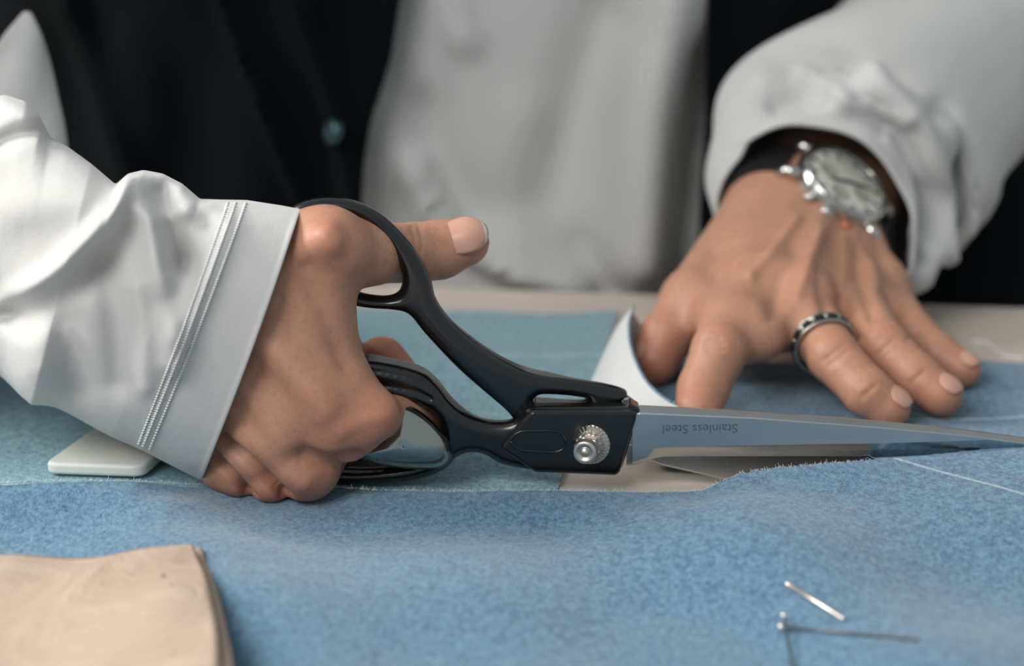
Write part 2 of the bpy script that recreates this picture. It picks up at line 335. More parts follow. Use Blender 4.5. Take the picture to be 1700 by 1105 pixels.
GZ = .003+(eZ[:, None]-.003)*np.exp(-(D/(.035-.019*sstep(-.06, -.12, GX)))**1.6)+.0012+sstep(.0, .03, D)*(wav+.0014)
GZ += .014*np.exp(-((GX-.235)/.07)**2-((GY+.10)/.07)**2)+.005*sstep(.05, .25, GX)*sstep(0, .02, D)*np.exp(-D/.05)
GZ -= .0035*np.exp(-((GX+.23)/.12)**2-((GY+.088)/.011)**2); GZ += .002*np.exp(-((GX+.19)/.16)**2-((GY+.112)/.012)**2)
hm = np.exp(-((GX+.073)/.028)**4-((GY+.062)/.022)**2); GZ = GZ*(1-hm)+.0016*hm
GZ = np.maximum(GZ, .0014)
VA = np.stack([GX, GY, GZ], -1).reshape(-1, 3); FA = grid_faces(len(XS), nv)[:, ::-1]
# far panel of the same cloth: from the slit to its far edge, its left end lifted into a curl
XC0 = 1065; nx2 = 150; nv2 = 110
u = np.linspace(0, 1, nx2); XC = .045+(.30-.045)*u
yin = np.where(XC > xap, np.interp(XC, XS, eY), np.interp(XC, [0.04, xap], [-.026, -.0455]))
zin = np.where(XC > xap, np.interp(XC, XS, eZ)+.0012-.0, np.interp(XC, [.04, xap-.03, xap], [.004, .006, .0120]))
CX, CV = np.meshgrid(XC, np.linspace(0, 1, nv2), indexing='ij')
far = .089+.0015*np.sin(XC*90); CY = yin[:, None]+(far[:, None]-yin[:, None])*CV; D2 = CY-yin[:, None]
CZ = .0022+(zin[:, None]-.0022)*np.exp(-(D2/.022)**1.5)+sstep(0, .03, D2)*(.0008+.0008*np.sin(CX*60+CY*45))
CZ = np.maximum(CZ, .0015)
VC = np.stack([CX, CY, CZ], -1).reshape(-1, 3); FC = grid_faces(nx2, nv2)
# the curl
Ee = catmull([py_(1051, 509, .072), py_(1043, 540, .056), py_(1047, 580, .036), py_(1066, 625, .014), py_(1090, 653, -.002), py_(1120, 672, -.016), py_(1170, 690, -.028)], 8)
Ll = catmull([py_(1047, 513, .0735), py_(1022, 545, .068), py_(1001, 588, .056), py_(980, 632, .040), py_(966, 664, .024), py_(962, 690, .008), py_(1000, 720, -.014)], 8)
Ll[:, 2] = np.maximum(Ll[:, 2], .003)
nE = len(Ee); VT = []
for i in range(nE):
    for j, t in enumerate(np.linspace(0, 1, 14)):
        p = Ee[i]*(1-t)+Ll[i]*t; b = math.sin(math.pi*t)*.006*math.sin(math.pi*(i+2)/(nE+3)); p = p+np.array([-.35, -.75, .1])*b; VT.append(p)
    for t in np.linspace(.15, 1, 6):   # runs under and back on to the table towards the right
        p = Ll[i]+np.array([.034*t*(1-.75*i/nE if i < nE*.0 else 1), .004*t, 0]); p[2] = max(.0012, Ll[i][2]*(1-t)**2); VT.append(p)
VT = np.array(VT); FT = grid_faces(nE, 20)
nA, nC = len(VA), len(VC)
me = mesh_np(np.vstack([VA, VC, VT]), np.vstack([FA, FC+nA, FT+nA+nC]), 'denim_cloth')
den = link('denim_cloth', me, [M['denim'], M['under']])
me.polygons.foreach_set('material_index', np.concatenate([np.zeros(len(FA)+len(FC)), np.ones(len(FT))]).astype(np.int32))
bm = bmesh.new(); bm.from_mesh(me)
bmesh.ops.remove_doubles(bm, verts=[v for v in bm.verts if v.co.x > xap and abs(v.co.y-np.interp(v.co.x, XS, eY)) < .001], dist=.0009); bm.to_mesh(me); bm.free()
tag(den, 'mid blue denim cloth in the foreground being cut, white underside curling up by the thumb', 'cloth')
def fray(name, curve, parent, n, mat, ln=.0016, dirn=(0, 1, .3)):
    mb = MB(); L = len(curve)
    for _ in range(n):
        q = rng.uniform(0, L-1.01); i = int(q); p = curve[i]*(1-(q-i))+curve[i+1]*(q-i)
        d = np.array(dirn)+rng.normal(0, .7, 3); d /= np.linalg.norm(d); e = rng.normal(0, .5, 3); ll = ln*rng.uniform(.3, 1.2)
        mb.tube([p-d*ll*.3, p+d*ll*.4+e*ll*.1, p+d*ll+e*ll*.35], [.00008, .00007, .00004], 3)
    return tag(mb.build(name, mat, parent), kind='stuff')
ce = np.stack([XS, eY, eZ+.0014], -1); ce = ce[(XS < xap) & (XS > -.19)]
fray('frayed_edge', ce, den, 1500, M['thread'], .0011)
mb = MB(); q = Ee[:40]; mb.tube(q+np.array([.0003, 0, .0003]), .00045, 5); mb.build('blue_rim', M['denim'], den)
fray('frayed_curl', Ee[6:42], den, 220, M['thread'], .0009, (.4, 0, .6))
# pale cloth behind
nbx, nby = 240, 120; pts = []
rb0 = pz_(916, 835, .0016); rb1 = pz_(1027, 514, .0016)
for i, uu in enumerate(np.linspace(0, 1, nbx)):
    for j, vv in enumerate(np.linspace(0, 1, nby)):
        r = rb0*(1-vv)+rb1*vv; far = .0016*math.sin(uu*40)+.0035*math.sin(uu*11+1)*vv; x = -.28+(r[0]+.28)*uu; y = r[1]+far*vv
        z = .0013+.0012*(.5+.5*math.sin(x*70+y*30))*math.sin(math.pi*vv)+.0010*math.exp(-((y-.066)/.002)**2)
        if vv > .97: y += rng.normal(0, .0003)
        pts.append((x, y, z))
B = link('denim_piece', mesh_np(pts, grid_faces(nbx, nby), 'denim_piece'), M['denim_light'])
tag(B, 'pale blue denim piece lying flat behind the shears and under the chalk', 'cloth'); BP = np.array(pts).reshape(nbx, nby, 3)
fray('frayed_edge', BP[:, -1], B, 500, M['thread'], .0018, (0, 1, .1)); fray('frayed_side', BP[-1, :, :], B, 250, M['thread'], .0012, (1, 0, .1))
# white thread on the bare table
mb = MB(); mb.tube(catmull([pz_(1612, 566, .0006), pz_(1635, 568, .0006), pz_(1652, 578, .0006), pz_(1668, 590, .0006), pz_(1700, 594, .0006)], 8), .0005, 6)
o = mb.build('thread', M['stitch']); tag(o, 'short white thread lying curved on the bare table beyond the little finger', 'thread')
# chalk
cp = [pz_(*p, .0) for p in ((74, 800), (158, 738), (312, 740), (240, 806))]; cp = np.array(cp)[:, :2]; out = []
for i in range(4):
    a, b, c = cp[i-1], cp[i], cp[(i+1) % 4]; r = .0045; u1 = (a-b)/np.linalg.norm(a-b); u2 = (c-b)/np.linalg.norm(c-b)
    for t in np.linspace(0, 1, 7): out.append(((1-t)**2*(b+u1*r)+2*t*(1-t)*b+t*t*(b+u2*r)))
V, F = extrude_poly(out, lambda a, b, z: (a, b, z), .0045, .0085)
me = bpy.data.meshes.new('chalk'); me.from_pydata(V, [], F); o = link('tailor_chalk', me, M['chalk'], None, False); bevel(o, .0012, 4)
bmx = bmesh.new(); bmx.from_mesh(me); bmesh.ops.recalc_face_normals(bmx, faces=bmx.faces); bmx.to_mesh(me); bmx.free(); me.transform(Matrix.Translation((0, 0, -.0018)))
tag(o, 'flat white rounded tailor chalk lying on pale cloth below the sleeve', 'chalk')
# pattern paper
def paper(name, top, side, z, lab, lift):
    T = catmull([pz_(*p) for p in top], 10); Sd = catmull([pz_(*p) for p in side], 10); nT, nS = len(T), len(Sd); P = []
    for i in range(nS):
        for j in range(nT):
            p = T[j]+(Sd[i]-Sd[0])*1.0; t = j/(nT-1); p = T[j]+(Sd[i]-Sd[0])*np.array([t**1.5, 1, t])
            p[2] = max(.0055, p[2]+.0010*math.sin(p[0]*55+p[1]*70)+.0006*math.sin(p[0]*160-p[1]*90)); P.append(p)
    o = link(name, mesh_np(P, grid_faces(nS, nT), name), M['paper']); solid(o, .0005); return tag(o, lab, 'paper', 'sheets of brown pattern paper')
top = [(-160, 925, .008), (0, 926, .009), (90, 926, .009), (190, 914, .012), (270, 903, .015), (320, 897, .015)]
side = [(320, 897, .015), (338, 945, .017), (353, 1010, .019), (360, 1060, .020), (361, 1110, .020), (360, 1200, .020)]
p1 = paper('pattern_sheet', top, side, 0, 'upper sheet of creased brown pattern paper with small pin holes, bottom left', 0)
top2 = [(-160, 930, .0065), (0, 932, .007), (90, 932, .007), (200, 918, .009), (290, 908, .012), (335, 904, .012)]
side2 = [(335, 904, .012), (352, 955, .014), (368, 1010, .015), (380, 1070, .016), (386, 1110, .016), (392, 1200, .016)]
p2 = paper('pattern_sheet', top2, side2, 0, 'lower sheet of brown pattern paper, only its right edge showing', 0)
PT = np.array([v.co[:] for v in p1.data.vertices])
def on_paper(a, b):
    x, y = proj(PT); k = np.argmin(np.hypot(x-a, y-b)); return PT[k]*.0+pz_(a, b, PT[k][2])
for (a, b) in ((281, 972), (280, 1061), (286, 1084)):
    mb = MB(); mb.lathe([(0, .0006), (.0004, .0005), (.0006, .0001), (.0008, -.0006)], on_paper(a, b), (.1, -.2, 1), 8); mb.build('punched_nub', M['paper'], p1)
mb = MB(); mb.lathe([(0, .0006), (.0004, .0006), (.0005, -.0005)], on_paper(272, 957), (0, -.2, 1), 8); mb.build('pin_hole', M['inlay'], p1)
# pins
def cloth_z(x, y):
    i = np.argmin(abs(XS-x)); return float(np.interp(-y, -GY[i], GZ[i]))
def pin(a, b, lab, ra=.00035, up=.0012, head=.0010, mt_='pin'):
    def g(p, dz):
        P = pz_(p[0], p[1], .006)
        for _ in range(4): P = pz_(p[0], p[1], cloth_z(P[0], P[1])+dz)
        return P
    A, Bp = g(a, up+.0006), g(b, .0006); e = empty('pin', A); tag(e, lab, 'pin', 'steel pins lying on the blue cloth'); mb = MB()
    mb.tube([A, A*.5+Bp*.5, A*.03+Bp*.97, Bp], [ra, ra, ra, ra*.2], 8); mb.build('shaft', M[mt_], e)
    mb = MB(); d = (A-Bp)/np.linalg.norm(A-Bp); mb.lathe([(0, head), (head*.7, head*.75), (head, 0), (head*.7, -head*.75), (0, -head)], A, d, 12); mb.build('head', M['pin'], e)
pin((1309, 970), (1402, 1028), 'bright steel pin lying slantwise on blue cloth, upper of the three pin shapes', .00072, .0012, .0010)
pin((1297, 1040), (1528, 1061), 'thin grey pin lying nearly level on blue cloth with small round head', .00032, .0012, .0010, 'pin_dim')
pin((1301, 1021), (1317, 1112), 'thin dark pin shaped line running down towards the lower frame edge, crossing the level pin', .00034, .0024, .0009, 'pin_dim')  # dark line modelled with a shaft and a small head
# ------------------------------------------------------------------ shears
SY = -.044
def sp(px, py, y=0.): return py_(px, py, SY+y)
def s2(pts, n=6, closed=True): q = catmull([(sp(a, b)[0], sp(a, b)[2]) for a, b in pts], n, closed); return q
shears = empty('shears', tuple(sp(979, 738))); tag(shears, "large black handled tailor's shears with steel blades held in the left of the two hands", 'shears')
def plate_field(outer, holes, h2, rad, y0f, hv=.00055, carve=(), smooth=1, extra=None):
    O = s2(outer); lo = O.min(0)-.002; hi = O.max(0)+.002
    f = Field((lo[0], SY-.014, lo[1]), (hi[0], SY+.018, hi[1]), hv)
    X, Z = np.meshgrid(f.ax[0], f.ax[2], indexing='ij'); d = poly_sdf(X, Z, O)
    for hp in holes: d = np.maximum(d, -poly_sdf(X, Z, s2(hp)))
    H = h2(X, Z) if callable(h2) else np.full(X.shape, h2); Rr = np.minimum(rad(X, Z) if callable(rad) else rad, H); Y0 = y0f(X, Z)
    q1 = (d+Rr)[:, None, :]; yy = np.abs(f.ax[1][None, :, None]-SY-Y0[:, None, :]); q2 = yy-(H-Rr)[:, None, :]
    f.F = (np.minimum(np.maximum(q1, q2), 0)+np.hypot(np.maximum(q1, 0), np.maximum(q2, 0))-Rr[:, None, :]).astype(np.float32)
    for a, b, r in carve: f.cone(a, r, b, r, .0006, True)
    if extra: extra(f)
    return f.mesh(smooth)
X0 = lambda px: sp(px, 600)[0]
# thumb handle (behind), runs to the lower blade
outerU = [(478, 352), (500, 335), (540, 327), (585, 332), (628, 352), (668, 388), (700, 430), (716, 466), (724, 496), (748, 530), (790, 567), (835, 600), (878, 622), (935, 634), (1000, 645), (1037, 655),
          (1043, 664), (1036, 676), (990, 690), (930, 705), (870, 712), (838, 680), (790, 636), (745, 594), (705, 552), (680, 522), (655, 514), (615, 511), (580, 505), (545, 494), (505, 470), (478, 430), (468, 385)]
holeU = [(500, 372), (520, 357), (552, 352), (592, 360), (628, 384), (653, 420), (667, 455), (664, 480), (648, 490), (622, 490), (592, 483), (548, 462), (515, 432), (498, 400)]
hs = lambda X, Z: .0042+.0013*sstep(X0(700), X0(780), X)-.0018*sstep(X0(900), X0(960), X)
V, F = plate_field(outerU, [holeU, [(886, 668), (898, 659), (930, 661), (975, 669), (960, 673), (900, 673)]], hs, lambda X, Z: .0042-.0012*sstep(X0(780), X0(880), X), lambda X, Z: .0003+.0055*sstep(X0(760), X0(900), X))
link('thumb_handle', mesh_np(V, F), M['enamel'], shears)
# finger handle with the pivot block
outerL = [(360, 690), (380, 640), (430, 608), (500, 594), (590, 590), (650, 598), (700, 612), (726, 632), (750, 662), (778, 684), (812, 696), (848, 696), (866, 684), (884, 671), (960, 670), (1054, 671), (1052, 680),
          (1040, 728), (1027, 774), (1018, 779), (960, 778), (885, 774), (835, 768), (806, 752), (782, 747), (760, 752), (738, 772), (700, 787), (640, 796), (560, 796), (480, 790), (410, 766), (370, 735)]
holeL = [(420, 690), (440, 668), (500, 655), (580, 652), (650, 660), (700, 668), (722, 682), (732, 702), (728, 722), (712, 742), (690, 758), (640, 766), (560, 765), (480, 750), (430, 722)]
cv = []
for off in (0, 1):
    gp = catmull([sp(585, 612+off*24, -.0067), sp(640, 618+off*22, -.0067), sp(690, 630+off*20, -.0067), sp(715, 646+off*16, -.0066)], 4)
    cv += [(gp[i], gp[i+1], .0007) for i in range(len(gp)-1)]
gp = catmull([sp(553, 783, -.0062), sp(600, 785, -.0062), sp(660, 779, -.0062), sp(710, 768, -.0062)], 4); cv += [(gp[i], gp[i+1], .0006) for i in range(len(gp)-1)]
V, F = plate_field(outerL, [holeL], lambda X, Z: .0062-.0022*sstep(X0(740), X0(800), X), lambda X, Z: .0034-.0018*sstep(X0(830), X0(890), X), lambda X, Z: -.0005-0*X, carve=cv)
link('finger_handle', mesh_np(V, F), M['enamel'], shears)
# raised pivot plate with pressed outline
def flat(name, pts, y0, y1, mat, bev=.0006, par=shears, closed_n=1, seg=3):
    q = [(a, b) for a, b in pts]; V, F = extrude_poly(q, lambda a, b, y: tuple(sp(a, b)+np.array([0, y, 0])), y0, y1)
    me = bpy.data.meshes.new(name); me.from_pydata(V, [], F); bmx = bmesh.new(); bmx.from_mesh(me); bmesh.ops.recalc_face_normals(bmx, faces=bmx.faces); bmx.to_mesh(me); bmx.free()
    o = link(name, me, mat, par, False)
    if bev: bevel(o, bev, seg)
    return o
flat('pivot_plate', [(866, 688), (882, 672), (1056, 673), (1054, 688), (1027, 776), (1020, 779), (888, 774), (830, 733)], -.0062, .0025, M['enamel'], .0011)
flat('side_plate', [(1044, 664), (1062, 673), (1032, 771), (1022, 772)], -.0035, .004, M['enamel'], .0008)
loz = catmull([(848, 732), (862, 717), (890, 715), (925, 716), (938, 730), (936, 744), (920, 750), (890, 749), (864, 746)], 6, True)
mb = MB(); q = np.array([sp(a, b, -.0062) for a, b in loz]); mb.tube(np.vstack([q, q[:1]]), .00042, 6); mb.build('pressed_outline', M['enamel'], shears)
# blades
def blade(name, rows, mat, y0):
    """rows: (px list) of contour pairs top/bottom with section"""
    P = []; 
    for (a, ys, yoff) in rows:
        for y, o in zip(ys, yoff): P.append(sp(a, y, y0+o))
    return P
ns = 60; xs = np.linspace(1050, 1790, ns)
topc = np.interp(xs, [1050, 1062, 1250, 1450, 1600, 1700, 1790], [674, 672, 681, 697, 712, 725, 738])
botc = np.interp(xs, [1050, 1075, 1092, 1150, 1450, 1600, 1700, 1790], [770, 766, 758, 757, 757, 755, 752, 747])
V = []
for x, t, b in zip(xs, topc, botc):
    ch = (15-4*(x-1062)/640); g = np.interp(x, [1050, 1075, 1090, 1450, 1700, 1790], [b-2, b-6, 742, 737, 729, 742]); g = max(min(g, b-1.5), t+ch+2)
    sec = [(t, .0018), (t+1.5, .0000), (t+ch*.85, -.0034), (t+ch, -.0036), (g-1, -.0036), (g+1.2, -.0034), ((g+b)/2, -.0024), (b, -.0002), (b, .0002), (t+2, .0024)]
    V += [sp(x, y, o) for y, o in sec]
ks = 10; V = np.array(V); mb = MB(); mb.add(V, grid_faces(ns, ks, cv=True)); mb.add(V[:ks], [tuple(range(ks))]); mb.add(V[-ks:], [tuple(range(ks))])
ub = mb.build('upper_blade', M['blade'], shears, True); 
ub.data.polygons.foreach_set('use_smooth', [False]*len(ub.data.polygons))
mb = MB(); xs2 = np.linspace(1040, 1780, 50); V = []
for x in xs2:
    t = np.interp(x, [1040, 1070, 1400, 1780], [735, 745, 742, 758]); b = np.interp(x, [1040, 1058, 1072, 1078, 1095, 1210, 1300, 1500, 1700, 1780], [772, 772, 765, 763, 771, 797, 800, 800, 792, 776])
    V += [sp(x, y, o) for y, o in ((t, .001), (t+2, .0004), (b-2.5, .0006), (b, .0014), (b, .0042), (t, .0036))]
mb.add(np.array(V), grid_faces(50, 6, cv=True)); V = np.array(V); mb.add(V[:6], [tuple(range(6))]); mb.add(V[-6:], [tuple(range(6))])
lb = mb.build('lower_blade', M['blade'], shears); lb.data.polygons.foreach_set('use_smooth', [False]*len(lb.data.polygons))
flat('blade_shoulder', [(1032, 666), (1044, 664), (1056, 673), (1030, 690)], .0026, .006, M['blade'], .0005)
# engraving on the blade, upside down as in the photograph
def text(name, body, c, size, mat, parent, rot, ext=.00006):
    cu = bpy.data.curves.new(name, 'FONT'); cu.body = body; cu.size = size; cu.extrude = ext; cu.align_x = 'CENTER'; cu.align_y = 'CENTER'
    o = bpy.data.objects.new(name, cu); C.objects.link(o); dg = bpy.context.evaluated_depsgraph_get(); me = bpy.data.meshes.new_from_object(o.evaluated_get(dg)); bpy.data.objects.remove(o)
    me.transform(rot); me.transform(Matrix.Translation(Vector(c))); me.materials.clear(); return link(name, me, mat, parent, False)
text('engraved_words', 'Stainless Steel', sp(1162, 711, -.00366), .0043, M['engrave'], shears, Matrix.Rotation(math.radians(179), 4, 'Y') @ Matrix.Rotation(math.pi/2, 4, 'X'))
# screw
nrm = np.array([-.22, -.985, 0.02]); nrm /= np.linalg.norm(nrm); sc0 = sp(979, 737, -.0060)
sw = MB(); sw.lathe([(0, .0006), (.0022, .0006), (.0048, .0007), (.0062, .0006), (.0066, .0002), (.0066, -.001)], sc0, nrm, 120, mod=lambda k, r, h: 1 if r < .003 else 1)
wv = np.array(sw.V); 
for i in range(len(wv)):
    k = i % 120; ring_ = i//120
    if ring_ in (2, 3): wv[i] += nrm*(.00035 if (k//2) % 2 == 0 else -.00015)
sw.V = [tuple(v) for v in wv]; sw.build('serrated_washer', M['steel'], shears, False)
sw = MB(); sw.lathe([(0, .0024), (.0030, .0024), (.0040, .0019), (.0044, .0008), (.0045, 0)], sc0+nrm*.0005, nrm, 60, mod=lambda k, r, h: 1.0+(.05 if (k//2) % 2 else -.02) if r > .0035 else 1); sw.build('knurled_collar', M['steel'], shears, False)
sw = MB(); sw.lathe([(0, .0045), (.0034, .0045), (.0042, .0041), (.0044, .0036), (.0044, 0)], sc0+nrm*.0015, nrm, 6); sw.build('hex_nut', M['steel'], shears, False)
sw = MB(); sw.lathe([(0, .0094), (.0008, .0093), (.0014, .0088), (.0017, .0084), (.0019, .0084), (.0022, .0092), (.0033, .0093), (.0037, .0090), (.0038, .0084), (.0038, 0)], sc0, nrm, 48); sw.build('screw', M['steel'], shears)
# polished guard between the fingers and the loop
GC = sp(672, 742, -.0085); go = [(590, 756), (612, 738), (640, 712), (656, 690), (664, 675), (680, 676), (706, 692), (730, 716), (745, 738), (747, 758), (738, 770), (720, 775), (680, 775), (640, 771), (610, 764)]
gO = catmull([(a, b) for a, b in go], 4, True); gc = np.array([668, 742.]); rings = []
for s_ in np.linspace(1, 0, 14):
    for p in gO:
        q = gc+(p-gc)*s_; rings.append(sp(q[0], q[1], -.0095-.0085*math.sqrt(max(0, 1-s_*s_))))
for p in gO: pass
n = len(gO); F = list(grid_faces(14, n, cv=True)); gm = MB(); gm.add(rings, F); g = gm.build('finger_guard', M['chrome']); solid(g, .0006, 1)
tag(g, 'polished silver dome shaped finger guard beside the fist inside the lower shears loop', 'finger guard')
# ------------------------------------------------------------------ person
person = empty('person', (0.01, .36, -.75)); tag(person, 'person in a white long sleeved shirt and open black vest cutting cloth with shears', 'person')
Vs = []; Fs = []; nV = 0; blushV = []
def addbody(V, F, spots):
    global nV
    b = np.zeros(len(V))
    for c, r, a in spots: b += a*np.exp(-(np.linalg.norm(V-np.asarray(c), axis=1)/r)**2)
    Vs.append(V); Fs.append(F+nV); nV += len(V); blushV.append(np.clip(b, 0, 1))
def P(*a): return py_(a[0], a[1], a[2])
def normals(V, F):
    a, b, c, d = (V[F[:, i]] for i in range(4)); n = np.cross(c-a, d-b); N = np.zeros_like(V)
    for i in range(4): np.add.at(N, F[:, i], n)
    return N/(np.linalg.norm(N, axis=1)[:, None]+1e-15)
def sculpt(V, F, strokes):
    N = normals(V, F); x, y = proj(V); fc = sstep(.0, .35, N@(-FW)); d = np.zeros(len(V))
    for pl, w, a in strokes: d += ridge(x, y, pl, w, a)
    return V+N*(d*fc)[:, None]
# ---- hand holding the shears
f = Field((-.20, -.095, -.002), (.0, .02, .125), .0009)
c_ = f.cone
c_(P(120, 430, -.02), .027, P(380, 480, -.036), .025)
c_(P(380, 470, -.040), .023, P(528, 640, -.057), .0150, .010)
c_(P(370, 540, -.044), .021, P(468, 715, -.058), .0140, .010)
c_(P(360, 570, -.042), .019, P(418, 748, -.053), .0125, .010)
c_(P(350, 590, -.038), .017, P(380, 760, -.047), .0110, .010)
c_(P(400, 470, -.040), .018, P(512, 418, -.052), .0120, .010)
c_(P(470, 470, -.050), .019, P(505, 600, -.056), .0150, .009)
c_(P(535, 425, -.056), .0100, P(520, 560, -.054), .0120, .008)
c_(P(545, 402, -.0560), .0096, P(549, 410, -.056), .0100, .006)         # thumb knuckle
c_(P(545, 413, -.0545), .0112, P(610, 419, -.042), .0098, .007)
c_(P(610, 419, -.042), .0098, P(688, 420, -.0245), .0097, .004)
c_(P(688, 420, -.0245), .0096, P(730, 414, -.020), .0096, .002)
c_(P(730, 414, -.020), .0094, P(772, 402, -.019), .0080, .002)
# index
c_(P(528, 650, -.058), .0148, P(578, 690, -.0605), .0115, .007)
c_(P(560, 650, -.0570), .0105, P(625, 684, -.0640), .0064, .006)
c_(P(578, 700, -.0605), .0105, P(622, 690, -.0640), .0066, .005)
c_(P(536, 672, -.0615), .0115, P(556, 694, -.0612), .0110, .009)
c_(P(618, 688, -.0630), .0068, P(708, 700, -.034), .0082, .002)
c_(P(708, 698, -.032), .0086, P(634, 600, -.012), .0086, .001)
c_(P(560, 560, -.020), .0070, P(584, 608, -.012), .0062, .002)
# middle
c_(P(468, 715, -.058), .0140, P(508, 778, -.0600), .0096, .004)
c_(P(500, 770, -.0610), .0102, P(515, 776, -.0590), .0094, .003)
c_(P(506, 778, -.060), .0096, P(560, 735, -.030), .0085, .002); c_(P(560, 735, -.03), .0085, P(590, 650, -.016), .0078, .001)
# ring
c_(P(418, 742, -.052), .0108, P(449, 790, -.0580), .0082, .0012)
c_(P(449, 790, -.0580), .0082, P(500, 750, -.03), .008, .001)
# little
c_(P(376, 752, -.046), .0098, P(396, 787, -.0545), .0070, .0012)
c_(P(396, 787, -.0545), .0070, P(440, 760, -.028), .007, .001)
# tendon swell along the back, crease carve between the fingers
c_(P(450, 560, -.0665), .004, P(525, 650, -.0700), .0035, .006)
c_(P(478, 460, -.060), .004, P(540, 400, -.0675), .0035, .006)
V, F = f.mesh(2)
V = sculpt(V, F, [([(362, 722), (420, 772), (476, 826)], 8, -.0042), ([(352, 756), (385, 790), (417, 826)], 7, -.0034), ([(505, 754), (545, 767), (592, 759)], 12, -.0024),
    ([(400, 722), (450, 762), (500, 800)], 16, .0010), ([(415, 560), (480, 610), (538, 668)], 26, .0016), ([(505, 455), (540, 520), (575, 600)], 22, -.0020), ([(400, 640), (440, 690), (470, 735)], 20, .0016),
    ([(430, 610), (480, 670), (510, 720)], 18, -.0007), ([(548, 385), (556, 400)], 24, .0012), ([(500, 440), (540, 450), (590, 470)], 20, -.0010), ([(566, 720), (600, 700), (640, 690)], 12, .0006),
    ([(684, 378), (690, 400), (688, 420)], 4, -.0004), ([(695, 376), (701, 398), (700, 418)], 4, -.0004), ([(430, 520), (400, 600), (380, 680)], 10, .0005), ([(470, 500), (440, 590), (400, 700)], 8, -.0004),
    ([(545, 690), (560, 705)], 22, .0012), ([(480, 790), (505, 800)], 18, .0008)])
addbody(V, F, [(P(545, 385, -.068), .010, .4), (P(630, 600, -.018), .012, .9), (P(655, 690, -.07), .010, .5), (P(550, 690, -.075), .014, .35), (P(500, 815, -.065), .012, .4), (P(445, 815, -.06), .01, .4), (P(795, 400, -.02), .012, .5), (P(395, 810, -.055), .01, .4), (P(575, 740, -.068), .012, .35)])
# ---- hand pressing the cloth
cbas = -FW; n_ = math.cos(math.radians(51))*cbas+math.sin(math.radians(51))*(.6*RT+.8*UP); e1 = .8*RT-.6*UP; e2 = math.sin(math.radians(51))*cbas-math.cos(math.radians(51))*(.6*RT+.8*UP); fx = -e2
DC = P(1401, 306, .130); CW = DC-n_*.0245           # dial centre, wrist centre
def Z(*a): return pz_(a[0], a[1], a[2])
f = Field((.02, -.02, -.001), (.235, .23, .135), .0010); c_ = f.cone
WR = CW
for s_ in (-.012, 0, .012): c_(WR+e1*s_+fx*.09, .020, WR+e1*s_, .0185, .008)
ix = Z(1238, 484, .034); mi = Z(1322, 494, .035); ri = Z(1402, 478, .031); pk = Z(1458, 482, .026); th = Z(1150, 500, .030)
c_(WR-e1*.014, .0180, ix, .0120, .010); c_(WR-e1*.005, .0185, mi, .0120, .010); c_(WR+e1*.006, .0180, ri, .0115, .010); c_(WR+e1*.014, .0165, pk, .0105, .010)
c_(WR-e1*.016-n_*.004, .0175, th, .0118, .010)
c_((ix+WR)/2-n_*.003, .014, (pk+WR)/2-n_*.003, .013, .01); c_((th+WR)/2, .0125, (ix+mi)/2, .012, .012); c_((ix+mi)/2-n_*.002, .0105, (ri+mi)/2-n_*.002, .0105, .010)
c_((th*.55+WR*.45), .0125, ix, .0110, .010)
# thumb
c_(th, .0116, Z(1106, 560, .0195), .0098, .004); c_(Z(1106, 560, .0195), .0098, Z(1086, 598, .0120), .0088, .003); c_(Z(1100, 575, .014), .0092, Z(1086, 598, .0115), .0090, .003)
# index, bent
c_(Z(1255, 545, .030), .0088, Z(1305, 535, .030), .0092, .007); c_(Z(1215, 540, .031), .0085, Z(1262, 560, .029), .0085, .009); c_(Z(1150, 505, .028), .0085, Z(1192, 528, .030), .0085, .008); c_(Z(1350, 505, .029), .0080, Z(1395, 500, .028), .0082, .006); c_(Z(1420, 500, .028), .0085, Z(1458, 508, .026), .0080, .008)
ip = Z(1194, 582, .0275); idp = Z(1168, 645, .016); it = Z(1158, 682, .0105)
c_(ix, .0118, ip, .0098, .008); c_(ip, .0097, idp, .0090, .002); c_(idp, .0090, it, .0082, .002)
# middle with ring
mp_ = Z(1384, 592, .0235); md = Z(1440, 650, .0150); mt = Z(1476, 676, .0102)
c_(mi, .0112, mp_, .0093, .007); c_(mp_, .0093, md, .0085, .002); c_(md, .0085, mt, .0077, .002)
rp = Z(1466, 575, .0235); rd = Z(1520, 625, .0160); rt = Z(1562, 656, .0110)
c_(ri, .0110, rp, .0093, .007); c_(rp, .0093, rd, .0086, .002); c_(rd, .0086, rt, .0078, .002)
pp = Z(1515, 553, .0190); pd = Z(1556, 588, .0140); ptp = Z(1598, 614, .0100)
c_(pk, .0102, pp, .0086, .006); c_(pp, .0086, pd, .0078, .002); c_(pd, .0078, ptp, .0070, .002)
